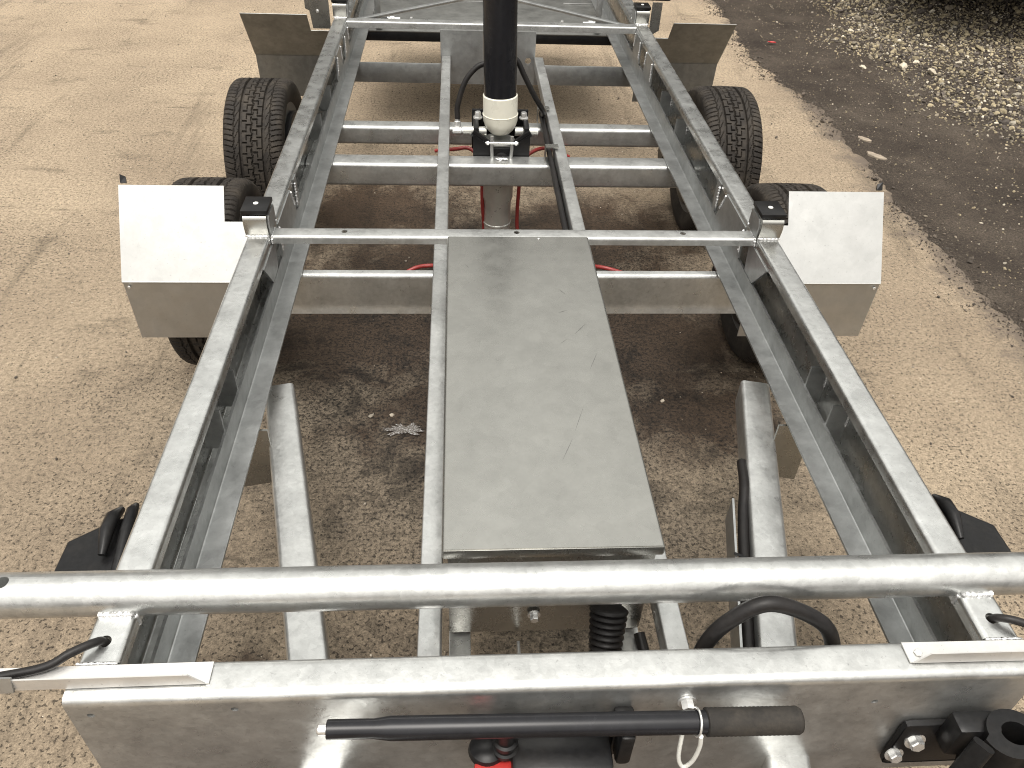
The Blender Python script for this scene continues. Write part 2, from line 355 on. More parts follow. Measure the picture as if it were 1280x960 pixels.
def cut(o, cyls):
    """drill real holes: cyls = [(centre, axis, radius, length)]"""
    V = []; F = []
    for c, ax, r, L in cyls:
        c, ax = Vector(c), Vector(ax).normalized(); tube_vf([c-ax*L/2, c+ax*L/2], r, 20, V, F)
    cu = mk('cutter', V, F, GALV, None, 0)
    md = o.modifiers.new('holes', 'BOOLEAN'); md.object = cu; md.operation = 'DIFFERENCE'; md.solver = 'EXACT'
    dg = bpy.context.evaluated_depsgraph_get(); me = bpy.data.meshes.new_from_object(o.evaluated_get(dg))
    o.modifiers.clear(); o.data = me; bpy.data.objects.remove(cu)
def bolt(name, p, ax, r, h, mat, parent, washer=True):
    ax = Vector(ax).normalized(); p = Vector(p); u = ax.orthogonal().normalized(); w = ax.cross(u); V = []; F = []
    if washer: tube_vf([p, p+ax*h*.18], r*1.45, 18, V, F)
    b0 = len(V); lay = [(h*.18, r), (h*.85, r), (h, r*.86)]
    for s, rr in lay:
        for k in range(6): a_ = math.pi/3*k; V.append(p+ax*s+(u*math.cos(a_)+w*math.sin(a_))*rr)
    for i in range(2):
        for k in range(6): F.append((b0+i*6+k, b0+i*6+(k+1) % 6, b0+(i+1)*6+(k+1) % 6, b0+(i+1)*6+k))
    F.append(tuple(b0+12+k for k in range(6)))
    return mk(name, V, F, mat, parent, 30)
def bead(name, pts, r, parent, mat=None):
    """hand-laid weld: a rippled, uneven bead"""
    P = [Vector(p) for p in pts]; L = sum((P[i+1]-P[i]).length for i in range(len(P)-1)); k = max(6, int(L/.0025)); out = []; rr = []
    for i in range(k+1):
        t = i/k*(len(P)-1); j = min(int(t), len(P)-2); q = P[j].lerp(P[j+1], t-j)
        out.append(q+Vector((rng.normal(), rng.normal(), rng.normal()))*r*.12); rr.append(r*(.85+.25*math.sin(i*1.9)+.15*rng.random()))
    rr[0] *= .4; rr[-1] *= .4
    return tube(name, out, rr, mat or WELD, parent, 7, 60)

# ------------------------------------------------------------------ the ground
def edge_x(y): 
    return 1.685 + .05*math.sin(y*1.15+.4) + .035*math.sin(y*3.1+1) + .045*mnoise.noise((y*2.3, 4, 0)) + .045*mnoise.noise((y*7, 1, 0)) + .03*mnoise.noise((y*19, 2, 0)) + .012*mnoise.noise((y*55, 7, 0))
ys = np.concatenate([np.arange(-30, -1.2, .6), np.arange(-1.2, 6.5, .018), np.arange(6.5, 40, .6)])
V = []; F = []
for y in ys:
    x = edge_x(float(y)); V += [(-40, y, 0), (x-.35, y, 0), (x-.02, y, -.001), (x+.006, y, -.012), (x+.012, y, -.06)]
for i in range(len(ys)-1):
    for k in range(4): F.append((i*5+k, i*5+k+1, (i+1)*5+k+1, (i+1)*5+k))
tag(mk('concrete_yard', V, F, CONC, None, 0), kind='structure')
tag(mk('ground', [(-300, -300, -.07), (300, -300, -.07), (300, 300, -.07), (-300, 300, -.07)], [(0, 1, 2, 3)], DIRT, None, 0), kind='structure')
def dirt_z(x, y):
    e_ = min(1, max(0, (x-1.55)/.5))
    return -.010 + e_*(.012*mnoise.noise((x*1.6, y*1.6, 3)) + .010*mnoise.noise((x*5, y*5, 1)) + .005*mnoise.noise((x*17, y*17, 8)) + .003*mnoise.noise((x*45, y*45, 5))) + .010*min(2.0, max(0, x-2.3))
gx = np.arange(1.5, 6.6, .028); gy = np.arange(-1.0, 8.0, .036); nx = len(gx)
V = [(x, y, dirt_z(x, y)) for y in gy for x in gx]
F = [(j*nx+i, j*nx+i+1, (j+1)*nx+i+1, (j+1)*nx+i) for j in range(len(gy)-1) for i in range(nx-1)]
tag(mk('dirt_verge', V, F, DIRT, None, 0, fix=False), kind='structure').data.shade_smooth()

bm = bmesh.new(); bmesh.ops.create_icosphere(bm, subdivisions=1, radius=1); IV = np.array([v.co[:] for v in bm.verts]); IF = np.array([[v.index for v in f.verts] for f in bm.faces]); bm.free()
def scatter(name, P, S, C, mat):
    """one mesh of many little irregular stones"""
    n = len(P); nv = len(IV); A = np.empty((n, nv, 3))
    for i in range(n):
        q = rng.normal(size=4); q /= np.linalg.norm(q); w, x, y, z = q
        Rm = np.array([[1-2*(y*y+z*z), 2*(x*y-z*w), 2*(x*z+y*w)], [2*(x*y+z*w), 1-2*(x*x+z*z), 2*(y*z-x*w)], [2*(x*z-y*w), 2*(y*z+x*w), 1-2*(x*x+y*y)]])
        v = IV*(1+rng.uniform(-.28, .28, (nv, 1)))*np.array([1, rng.uniform(.6, .95), rng.uniform(.4, .75)]); v = v@Rm.T
        v[:, 2] *= .8; A[i] = v*S[i]+P[i]
    FF = (IF[None]+(np.arange(n)*nv)[:, None, None]).reshape(-1, 3)
    me = bpy.data.meshes.new(name); me.from_pydata(A.reshape(-1, 3).tolist(), [], FF.tolist())
    at = me.attributes.new('tint', 'FLOAT_COLOR', 'POINT'); cc = np.ones((n, nv, 4)); cc[:, :, :3] = C[:, None, :]; at.data.foreach_set('color', cc.ravel())
    me.materials.append(mat); o = bpy.data.objects.new(name, me); col.objects.link(o); return o
P = []; S = []; C = []
while len(P) < 30000:
    x = rng.uniform(1.75, 5.0); y = rng.uniform(.2, 5.2)
    if x > 2.2+(y-.3)*.62: continue
    g = (x-2.12+.15*min(0, y-2.0))/.42 + .9*mnoise.noise((x*1.3, y*1.3, 6)); dens = min(1, max(.30, g)) if x > edge_x(y)+.05 else 0
    if rng.random() > dens: continue
    s = .0026*np.exp(rng.normal()*.5)*(1+1.5*min(1, max(0, g)))
    P.append((x, y, dirt_z(x, y)+s*.25)); S.append(s)
    t = rng.random(); v = rng.uniform(.55, 1.25)
    c = (.30, .25, .16) if t < .30+.12*min(1, max(-2, g)) else ((.20, .17, .125) if t < .60 else ((.085, .07, .058) if t < .92 else (.50, .45, .36)))
    C.append([k*v for k in c])
tag(scatter('gravel', np.array(P), np.array(S), np.array(C), STONE), 'loose tan and grey gravel on dark dirt beside the concrete', 'gravel', kind='stuff')
P = []; S = []; C = []
while len(P) < 2600:
    x = rng.uniform(-3.2, 1.7); y = rng.uniform(-1.0, 5.0)
    if x > edge_x(y)-.03 or abs(x) > .7+(y+1.6)*.62: continue
    if mnoise.noise((x*1.7, y*1.7, 2))+rng.normal()*.35 < .05: continue
    s = .0021*np.exp(rng.normal()*.5); P.append((x, y, s*.3)); S.append(s)
    v = rng.uniform(.5, 1.3); c = (.08, .065, .05) if rng.random() < .62 else (.40, .35, .28); C.append([k*v for k in c])
tag(scatter('grit', np.array(P), np.array(S), np.array(C), STONE), 'fine dark and pale grit strewn over the concrete', 'grit', kind='stuff')
P = []; S = []; C = []
while len(P) < 5200:      # soil crumbs trodden over the broken slab edge
    y = rng.uniform(.1, 5.0); x = edge_x(y)+rng.normal()*.055-.01
    if mnoise.noise((x*3, y*3, 11)) < -.12: continue
    s = .0024*np.exp(rng.normal()*.55); P.append((x, y, (0 if x < edge_x(y) else dirt_z(x, y))+s*.3)); S.append(s)
    v = rng.uniform(.5, 1.5); C.append([.075*v, .060*v, .046*v])
tag(scatter('soil_crumbs', np.array(P), np.array(S), np.array(C), STONE), 'dark soil crumbs along the broken edge of the concrete', 'soil', kind='stuff')
# a few larger stones one can pick out in the gravel
for i, (x, y, s, lab) in enumerate([(2.485, 3.092, .034, 'pale flat stone, largest on the gravel edge'), (2.585, 3.154, .024, 'pale chunky stone just right of the largest flat stone'),
                                    (2.596, 2.97, .034, 'long pale stone below the chunky stones on gravel'), (2.22, 3.05, .022, 'pale stone furthest left of the larger ones in dirt')]):
    o = scatter('stone', np.array([[0, 0, 0.]]), np.array([s]), np.array([[.52, .46, .36]]), STONE); o.location = (x, y, dirt_z(x, y)+s*.3); tag(o, lab, 'stone', 'larger stones on the gravel')
o = scatter('red_scrap', np.array([[0, 0, 0.]]), np.array([.026]), np.array([[.5, .05, .05]]), STONE); o.scale = (1.2, .6, .5); o.location = (1.80, 3.47, .005); o.data.materials[0] = LITTER
tag(o, 'small scrap of red litter lying on the dirt edge', 'litter')
# broken-off crumbs of concrete along the edge
for x, y, sx_, sy_ in ((1.80, 1.84, .06, .026), (1.82, 2.03, .045, .022)):
    vv = [(math.cos(t)*sx_*(.8+.4*mnoise.noise((t*2, x*9, y))), math.sin(t)*sy_*(.8+.5*mnoise.noise((t*3, y, 2))), 0) for t in np.linspace(0, 2*math.pi, 15)[:-1]]
    n = len(vv); VV = [(p[0], p[1], .004) for p in vv]+[(p[0]*1.1, p[1]*1.1, -.02) for p in vv]
    o = mk('concrete_fragment', VV, [tuple(range(n))]+[(i, (i+1) % n, n+(i+1) % n, n+i) for i in range(n)], FRAG, None, 30); o.location = (x, y, -.008); o.rotation_euler.z = -.9
    tag(o, 'larger broken sliver of pale concrete nearer the camera' if y < 1.9 else 'smaller broken sliver of pale concrete further along the edge', 'concrete fragment', 'concrete slivers at the slab edge')
# small pale flecked splotch beside the pump box
vv = []
for t in np.linspace(0, 2*math.pi, 60)[:-1]:
    r = max(.25, .8+.9*mnoise.noise((math.cos(t)*3.2, math.sin(t)*3.2, 3))+.6*mnoise.noise((math.cos(t)*9, math.sin(t)*9, 1))); vv.append((.050*r*math.cos(t), .024*r*math.sin(t), 0))
o = mk('splotch', vv, [tuple(range(len(vv)))], FLECKS, None, 0); o.location = (-.285, .012, .0035); tag(o, 'small pale flecked splotch on the damp concrete left of the pump box', 'splotch')

# ------------------------------------------------------------------ the trailer
T = tag(empty('tipper_trailer', (0, 0, 0)), 'galvanised twin-axle tipper trailer chassis with its pump box and upright ram', 'trailer')
ZR = .602
for s in (-1, 1):
    R_ = extrude('side_rail', sheet_section([(s*.551, .580), (s*.551, .600), (s*.598, .600), (s*.598, .43), (s*.562, .43)], .004, .007), -1.034, 2.75, 'y', RAIL, T, 24)
    extrude('inner_angle', sheet_section([(s*.5535, .499), (s*.5535, .4505), (s*.512, .4505)], .005, .006), -1.03, 2.6, 'y', GALVD, T, 20)
    cut(R_, [((s*.576, -1.006, .6), (0, 0, 1), .0085, .03)])
    # webs welded inside the channel
    for y, z1 in ((-.398, .545), (-.513, .545), (.86, .54), (1.10, .54)):
        plate('stiffener', [(s*.596, y, z1), (s*.556, y, z1), (s*.556, y, .455), (s*.596, y, .455)], .005, GALVD, T)
        bead('weld', [(s*.594, y-.003, z1), (s*.594, y-.003, z1-.05)], .0028, T)
    for y0, y1, w in ((.075, .245, .06), (.30, .335, 0), (1.245, 1.36, .03), (1.48, 1.585, .03)):
        pl = [(s*.5485, y0, .590), (s*.5485, y1, .590), (s*.5485, y1+w*.8, .505), (s*.5485, y0-(.0 if not w else .02)+.02, .505)]
        plate('gusset', pl, .005, GALVD, T)
        bead('weld', [(s*.5455, y0+.004, .582), (s*.5455, y0+.004, .520)], .0035, T)
        if w: bead('weld', [(s*.5455, y1, .586), (s*.5455, y1+w*.5, .535)], .003, T)
    plate('gusset', [(s*.549, -.105, .58), (s*.549, .03, .58), (s*.5535, .03, .501), (s*.5535, -.03, .501)], .005, GALVD, T)
    # end of the A-frame
    plate('drawbar_bracket', [(s*.572, -.452, .44), (s*.50, -.452, .44), (s*.50, -.452, .30), (s*.572, -.452, .285)], .005, SHEET, T)
    # the V drawbar
    beam('drawbar', box_section(.062, .07, .008), (s*.5155, -.27, .365), (s*.10, -2.05, .365), GALV, T)
    for yb, zb in ((-.235, .536), (-.62, .548), (.26, .553)):
        bolt('bolt', (s*.5955, yb, zb), (-s, 0, 0), .006, .008, PLATED, T)

# cross beams
extrude('cross_beam', sheet_section([(.112, .4425), (.092, .4425), (.092, .354), (.0862, .334)], .005, .010), -.593, .593, 'x', GALV, T, 12)
for (y0, y1, z0, z1) in ((.712, .785, .372, .4455), (.995, 1.052, .383, .4455)):
    sec = [Vector(((y0+y1)/2+p.x, (z0+z1)/2+p.y)) for p in box_section(y1-y0, z1-z0, .011, 6)]
    extrude('cross_beam', sec, -.593, .593, 'x', GALV, T, 12)
XB = extrude('upper_cross_rail', sheet_section([(.0405, .584), (.0405, .600), (.0015, .600), (.0015, .583)], .003, .006), -.5485, .5485, 'x', GALV, T, 14)
cut(XB, [((x, .0235, .6), (0, 0, 1), .0068, .03) for x in (-.389, -.002, .382)])
for s in (-1, 1):
    bead('weld', [(s*.546, .0, .5995), (s*.546, .0415, .5995)], .0028, T)
    bead('weld', [(s*.546, -.002, .597), (s*.546, -.002, .583)], .0028, T)
extrude('upper_cross_rail', sheet_section([(1.645, .585), (1.645, .600), (1.602, .600), (1.602, .578)], .003, .005), -.5485, .5485, 'x', GALV, T, 10)
# bulkhead below the far cross rail: foot strip and centre plate
box('bulkhead_foot', -.556, .556, 1.601, 1.606, .376, .452, GALVD, T, .001)
CP = plate('bulkhead_plate', [(-.20, 1.5975, .578), (.165, 1.5975, .578), (.165, 1.5975, .377), (-.20, 1.5975, .377)], .005, GALVD, T)
cut(CP, [((-.183, 1.5975, .47), (0, 1, 0), .012, .05), ((.138, 1.5975, .47), (0, 1, 0), .012, .05)])
# inner long bars
for s in (-1, 1):
    sec = [Vector((s*.1785+p.x, .466+p.y)) for p in box_section(.034, .038, .003, 3)]
    extrude('inner_bar', sec, -1.03, 1.594, 'y', GALV, T, 14)
# the round tube in front
RT = tube('round_cross_tube', [(-.775, -.9385, .608), (-.4, -.9385, .608), (0, -.9385, .608), (.4, -.9385, .608), (.775, -.9385, .608)], .0292, GALV, T, 48)
cut(RT, [((-.715, -.939, .63), (0, 0, 1), .0088, .05)])
for s in (-1, 1):
    bead('weld', [(s*.597, -.9685, .603), (s*.551, -.9685, .603)], .004, T); bead('weld', [(s*.549, -.967, .601), (s*.549, -.967, .58)], .003, T)
    bead('weld', [(s*.597, -.909, .6025), (s*.551, -.909, .6025)], .003, T)
# front beam with its deep face
FB = extrude('front_beam', sheet_section([(-1.0365, .575), (-1.0365, .600), (-1.084, .600), (-1.084, .345), (-1.05, .345)], .005, .010), -.6, .6, 'x', GALV, T, 16)
cut(FB, [((-.405, -1.084, .576), (0, 1, 0), .0045, .03), ((-.574, -1.084, .572), (0, 1, 0), .0045, .03), ((.40, -1.084, .545), (0, 1, 0), .0045, .03), ((.215, -1.084, .47), (0, 1, 0), .005, .03)])
bolt('bolt', (.150, -1.0868, .562), (0, -1, 0), .0085, .013, PLATED, T)
bolt('bolt', (-.02, -.870, .435), (0, -1, 0), .007, .012, PLATED, T)
for s in (-1, 1):   # short flats under the pump box
    box('box_support', s*.135-.017, s*.135+.017, -1.034, -.85, .374, .380, GALV, T, .001)
box('box_support', -.045, -.040, -1.034, -.88, .355, .379, GALV, T, .001)

# pump box
PB = extrude('pump_box', [Vector((p.x, .488+p.y)) for p in box_section(.303, .206, .004, 3)], -.866, -.004, 'y', SHEET, T, 8)
V, F = [], []
lid = [(-.158, .587), (-.158, .604), (.158, .604), (.158, .587)]
extrude('lid', sheet_section(lid, .0022, .0045), -.876, -.0025, 'y', SHEET, PB, 10)
box('lid_lip', -.1572, .1572, -.8775, -.8757, .586, .6035, SHEET, PB, .0005)
V, F = [], []
for (x0, y0, x1, y1, w) in ((.085, -.37, .112, -.335, .0011), (.055, -.64, .078, -.575, .0007), (.028, -.705, .05, -.655, .0008), (.06, -.30, .08, -.29, .0006), (.10, -.48, .122, -.425, .0010), (.055, -.40, .07, -.385, .0006), (-.12, -.12, -.112, -.135, .0007), (.07, -.215, .083, -.235, .0006)):
    d = Vector((x1-x0, y1-y0)).normalized(); q = Vector((-d.y, d.x))*w*.8; b0 = len(V); mx, my = (x0+x1)/2, (y0+y1)/2
    mk('scratch', [(x0, y0, .60535), (mx+q.x, my+q.y, .60535), (x1, y1, .60535), (mx-q.x, my-q.y, .60535)], [(0, 1, 2, 3)], SCRAT, PB, 0)
bolt('rivet', (.045, -.012, .6052), (0, 0, 1), .0028, .0016, PLATED, PB, False)

# mudguards
def guard(yf, yt, ylow, sgn, side, mat):
    """two-panel folded mudguard: steep lower panel, sloping upper panel with a notched free edge"""
    g = empty('mudguard', (side*.775, yf, .25), T); o = Vector(g.location)
    def P(x, y, z): return Vector((side*x, y, z))-o
    zf, zt = (.42, .607) if sgn < 0 else (.418, .612)
    k = .37; yn, zn = yt+(yf-yt)*k, zt+(zf-zt)*k
    up = plate('upper_panel', [P(.945, yf, zf), P(.945, yt, zt), P(.698, yt, zt), P(.698, yn, zn), P(.607, yn, zn), P(.607, yf, zf)], .0025, mat, g)
    plate('lower_panel', [P(.943, yf-.001*sgn, zf-.002), P(.607, yf-.001*sgn, zf-.002), P(.607, ylow, .252), P(.940, ylow, .252)], .0025, mat, g)
    V, F = tube_vf([P(.943, yf+.0006*sgn, zf), P(.609, yf+.0006*sgn, zf)], .0024, 8); mk('fold', V, F, mat, g, 60)
    bolt('rivet', P(.93, yf+sgn*.0026, zf-.012), (0, sgn, 0), .004, .003, PLATED, g, False)
    return g
for s in (-1, 1):
    g = guard(.095, .230, .098, -1, s, ALU)
    plate('edge_clip', [Vector((s*.94, .232, .611))-g.location, Vector((s*.925, .232, .611))-g.location, Vector((s*.928, .243, .622))-g.location, Vector((s*.94, .243, .628))-g.location], .006, BLACKP, g)
    guard(1.772, 1.632, 1.775, 1, s, DARKZ)

# bed rests: bent bracket with a rubber pad
def rest(y, s, far=False):
    g = empty('bed_rest', (s*.575, y, ZR), T); o = g.location
    sec = sheet_section([(y-.001, .603), (y-.007, .628), (y-.005, .650), (y+.012, .6525), (y+.060, .6525), (y+.064, .603)], .004, .008)
    b = extrude('bracket', sec, s*.550, s*.600, 'x', SHEET, g); b.location = -o
    sp_ = plate('side_plate', [(s*.5475, y+.002, .604), (s*.5475, y-.001, .632), (s*.5475, y+.006, .649), (s*.5475, y+.060, .649), (s*.5475, y+.064, .604)], .004, GALVD, g); sp_.location = -o
    p = box('rubber_pad', s*.546 if s > 0 else s*.603, s*.603 if s > 0 else s*.546, y-.004, y+.064, .6548, .665, BLACKP, g, .0015); p.location = -o
    q = lathe('pad_bolt', [(0, .0055), (.0015, .0055), (.002, .004)], (s*.575, y+.03, .6652), (0, 0, 1), CLEAR, g, 16); q.location = -o
    w = bead('weld', [(s*.549, y-.004, .6035), (s*.601, y-.004, .6035)], .0028, g); w.location = -o
    w = bead('weld', [(s*.546, y+.064, .604), (s*.546, y+.058, .61)], .003, g); w.location = -o
for s in (-1, 1): rest(.0, s); rest(1.640, s)
for s in (-1, 1):   # plates that carry the rear lamps, outside the far rests
    L = [(s*.612, 1.628, .668), (s*.70, 1.628, .668), (s*.70, 1.628, .635), (s*.685, 1.628, .628), (s*.678, 1.628, .565), (s*.612, 1.628, .565)] if s < 0 else \
        [(s*.604, 1.628, .685), (s*.642, 1.628, .685), (s*.642, 1.628, .585), (s*.604, 1.628, .560)]
    p = plate('corner_plate', L, .004, SHEET, T)
    bolt('bolt', (s*.655, 1.6255, .627), (0, -1, 0), .006, .005, PLATED, p, False) if s < 0 else None
    box('hinge_block', s*.56 if s > 0 else s*.69, s*.69 if s > 0 else s*.56, 1.70, 1.80, .672, .70, BLACKP, T, .004)

# far end: tray between the rails, V braces and small fittings
tray = box('rear_tray', -.545, .545, 2.02, 3.05, .442, .447, DARKZ, T, .001)
for x0, x1 in ((-.52, -.37), (-.19, .0), (.37, .53)): box('tray_ridge', x0, x1, 2.49, 2.505, .4475, .4505, ALU, tray, .001)
box('tray_lip', -.545, .545, 2.02, 2.024, .405, .4415, BLACKP, T, .001)
for s in (-1, 1):
    beam('brace', box_section(.022, .010, .002, 2), (s*.548, 1.652, .585), (s*.02, 2.02, .600), GALVD, T)
    bolt('bolt', (s*.29-.02, 1.675, .59), (0, 0, 1), .006, .010, PLATED, T)
    tube('brake_line', spline([(s*.53, 1.70, .56), (s*.47, 1.70, .578), (s*.40, 1.71, .583)]), .005, BLACKP, T, 10)
    lathe('line_fitting', [(0, .007), (.012, .007), (.013, .0095), (.028, .0095), (.029, .005), (.05, .004)], (s*.405, 1.712, .582), (-s, -.12, .05), PLATED, T, 12)
for s in (-1, 1):
    box('upright', s*.47-.012, s*.47+.012, 2.03, 2.045, .45, .62, GALVD, T, .002)

# ------------------------------------------------------------------ wheels
def tyre_mesh():
    NA, R, w = 840, .262, .196
    prof = []
    for z in np.linspace(0, 1, 9): prof.append((-.080-.018*math.sin(z*math.pi*.62), .178+.062*z))        # sidewall
    for k in range(1, 6): t = k/6*math.pi/2; prof.append((-.0965+.0225*(1-math.cos(t)) if k else 0, .2405+.0195*math.sin(t)))
    nt = 66; tread = [(x, .2605+.0015*(1-(x/.074)**2)) for x in np.linspace(-.074, .074, nt)]
    left = prof[:]; P = left+tread+[(-x, r) for x, r in left[::-1]]; i0, i1 = len(left), len(left)+nt
    tri = lambda v: abs((v % 1)-.5)*2
    V = np.empty((NA, len(P), 3))
    for j, (x, r) in enumerate(P):
        a_ = np.arange(NA)/NA; h = np.zeros(NA)
        if i0-4 <= j < i1+4:
            ax = abs(x); sgn = 1 if x > 0 else -1; ph = a_*46
            if ax < .0725 and .0325 < ax < .0415: h[:] = .009                       # wide grooves
            if ax < .0335:
                row = .0 if x < 0 else .5
                step = np.where((ax > .017), .35, .0)
                c = ((ph+row+step) % 1); h = np.where(c < .13, .007, h)
                if abs(ax-.0175) < .0018: cc = ((ph+row) % 1); h = np.where(cc < .52, .006, h)
            zz_ = .0012+.004*tri(ph*1.0)
            if ax < .006: h = np.where(np.abs(x-(tri(ph)-.5)*.006) < .0024, .0075, h)
            if .0405 < ax < .060:
                c = ((ph*1.0+sgn*ax*60) % 1); h = np.where(c < .07, .004, h)
            wz = .0575+.0045*(tri(ph)-.5)
            h = np.where(np.abs(ax-wz) < .0016, .004, h)
            if ax > .061: h = np.where((((ph*2)+ax*14) % 1) < .17, .005, h)
        rr = r-h; V[:, j, 0] = x; V[:, j, 1] = rr*np.cos(2*math.pi*a_); V[:, j, 2] = rr*np.sin(2*math.pi*a_)
    n = len(P); F = []
    for i in range(NA):
        k = (i+1) % NA
        for j in range(n-1): F.append((i*n+j, k*n+j, k*n+j+1, i*n+j+1))
    me = bpy.data.meshes.new('tyre'); me.from_pydata(V.reshape(-1, 3).tolist(), [], F); me.shade_smooth(); me.set_sharp_from_angle(angle=rad(32)); me.materials.append(RUBBER); return me
TY = tyre_mesh(); RIMME = HUBME = None
for s in (-1, 1):
    for y in (.389, 1.163):
        w = empty('wheel', (s*.803, y, .262), T)
        t = bpy.data.objects.new('tyre', TY); col.objects.link(t); t.parent = w; t.rotation_euler.x = rng.uniform(0, 6)
        if s > 0: t.rotation_euler.z = math.pi
        if RIMME is None:
            r_ = lathe('rim', [(-.082, .176), (-.084, .186), (-.078, .186), (-.070, .172), (-.03, .160), (.05, .160), (.070, .172), (.078, .186), (.083, .186), (.080, .172), (.052, .158), (.044, .13), (.050, .09), (.040, .07), (.040, .035), (.036, .0)], (0, 0, 0), (1, 0, 0), RIMM, w, 48)
            h_ = lathe('hub', [(-.105, .03), (-.100, .150), (-.094, .156), (-.03, .150), (.0, .075), (.042, .06), (.06, .03), (.062, .0)], (0, 0, 0), (1, 0, 0), BLACKP, w, 32); RIMME, HUBME = r_.data, h_.data
        else:
            for nm, me in (('rim', RIMME), ('hub', HUBME)):
                q = bpy.data.objects.new(nm, me); col.objects.link(q); q.parent = w
        for q in w.children:
            if q.name.split('.')[0] != 'tyre' and s < 0: q.rotation_euler.z = math.pi
        beam('suspension_arm', box_section(.05, .03, .006), (s*.655, y-.16, .36), (s*.655, y+.015, .262), BLACKP, T)
        tube('axle_stub', [(s*.56, y-.16, .36), (s*.67, y-.16, .36)], .036, BLACKP, T, 20)
        tube('brake_hose', spline([(s*.585, y-.05, .42), (s*.63, y-.02, .40), (s*.67, y+.02, .36), (s*.69, y+.03, .31)]), .006, HOSEM, T, 10)

# ------------------------------------------------------------------ hydraulic ram
RX, RY = -.004, .86
ram = empty('hydraulic_ram', (RX, RY, .10), T)
def rp(o): o.location = -ram.location; return o
def rlean(z): return Vector((RX-.028*(z-.6), RY+.01*(z-.6), z))
rp(lathe('ram_head', [(0, .05), (.01, .03), (.05, .03), (.06, .02)], rlean(1.392), rlean(2.0)-rlean(.6), CHROME, ram, 32))
rp(lathe('outer_stage', [(0, .050), (.78, .050)], rlean(.610), rlean(2.0)-rlean(.6), SATIN, ram, 48))
rp(lathe('collar', [(0, .02), (.004, .030), (.014, .041), (.028, .049), (.042, .0535), (.062, .0545), (.0625, .0555), (.064, .0555), (.0645, .0535), (.121, .0535), (.1235, .0505), (.1235, .049)], rlean(.486), rlean(2.0)-rlean(.6), IVORY, ram, 48))
rp(lathe('lower_barrel', [(0, .040), (.004, .0445), (.085, .0445), (.087, .0465), (.092, .0465), (.094, .0445), (.17, .0445), (.175, .0475), (.178, .0475), (.185, .050), (.31, .050), (.38, .050)], (RX, RY, .085), (0, 0, 1), CHROME, ram, 44))
cr_ = empty('ram_cradle', (0, .86, .43), T)
def cpz(o): o.location = -cr_.location; return o
for s in (-1, 1):
    bm = bmesh.new(); bm_box(bm, s*.078-.008, s*.078+.008, .796, .93, .40, .528, .003); cpz(bm_obj('cheek', bm, BLACKP, cr_))
    cpz(plate('wing', [(s*.088, .792, .510), (s*.030, .792, .470), (s*.030, .792, .40), (s*.088, .792, .40)], .010, BLACKP, cr_))
    cpz(beam('wing_lip', box_section(.022, .008, .002, 2), (s*.090, .795, .5145), (s*.034, .795, .474), BLACKP, cr_, Vector((0, 1, .2))))
    cpz(tube('trunnion', [(s*.045, .86, .492), (s*.118, .86, .492)], .014, CHROME, cr_, 20))
    cpz(bolt('bolt', (s*.072, .875, .528), (0, 0, 1), .010, .020, PLATED, cr_))
    cpz(bolt('bolt', (s*.048, .800, .470), (s*.5, -.2, .9), .0065, .022, PLATED, cr_, False))
cpz(box('back_plate', -.09, .09, .925, .935, .40, .535, BLACKP, cr_, .002))
cpz(box('saddle', -.034, .034, .783, .80, .40, .468, BLACKP, cr_, .003))
cpz(lathe('saddle_boss', [(0, .021), (.008, .021), (.010, .017), (.010, .012), (.006, .011)], (.0, .783, .435), (0, -1, .1), BLACKP, cr_, 24))
sh = [Vector((-.031, .772, .512)), Vector((-.031, .770, .470)), Vector((-.029, .766, .447))]+[Vector((.029*math.cos(t), .764-.004*math.sin(-t), .447+.024*math.sin(t))) for t in np.linspace(math.pi, 2*math.pi, 12)[1:-1]]+[Vector((.029, .766, .447)), Vector((.031, .770, .470)), Vector((.031, .772, .512))]
cpz(tube('shackle', sh, .0055, GALV, cr_, 12)); cpz(tube('shackle_pin', [(-.050, .768, .492), (.050, .768, .492)], .0035, PLATED, cr_, 12))
for s in (-1, 1): cpz(bolt('nut', (s*.039, .768, .492), (s, 0, 0), .0065, .008, PLATED, cr_, False))
cpz(tube('wire_tie', [(-.018, .752, .449), (-.004, .744, .447), (.006, .752, .450), (.018, .748, .449), (-.01, .750, .4515), (.012, .742, .450)], .0014, PLATED, cr_, 6))
# hoses
hl = empty('pressure_hose', (-.13, .88, .49), T)
def ap(o, g): o.location = -g.location; return o
ap(tube('hose', spline([(-.136, .885, .52), (-.135, .892, .56), (-.112, .905, .628), (-.078, .915, .668), (-.04, .92, .684), (.005, .92, .70)]), .0085, HOSEM, hl, 14), hl)
ap(lathe('ferrule', [(0, .007), (.004, .010), (.024, .010), (.026, .008), (.036, .007)], (-.136, .883, .488), (0, .12, 1), PLATED, hl, 16), hl)
ap(lathe('banjo', [(0, .010), (.003, .0125), (.028, .0125), (.030, .009), (.046, .009), (.048, .013), (.060, .013)], (-.152, .872, .486), (1, 0, .02), PLATED, hl, 16), hl)
ap(lathe('union_nut', [(0, .009), (.002, .012), (.016, .012), (.018, .009)], (.096, .86, .492), (1, 0, 0), PLATED, hl, 6), hl)
hr = empty('feed_hose', (.15, .8, .46), T)
ap(tube('hose', spline([(.02, .915, .705), (.046, .91, .695), (.070, .905, .652), (.103, .905, .592), (.136, .93, .535), (.148, 1.02, .485), (.147, 1.06, .470), (.147, .85, .468), (.148, .6, .464), (.149, .35, .460), (.150, .1, .455), (.150, -.02, .45)], 12), .0085, HOSEM, hr, 12), hr)
ap(tube('wiring_loom', spline([(.155, 1.1, .452), (.154, .9, .448), (.155, .6, .45), (.155, .3, .448), (.154, 0.0, .45)], 10), .0065, HOSEM, hr, 10), hr)
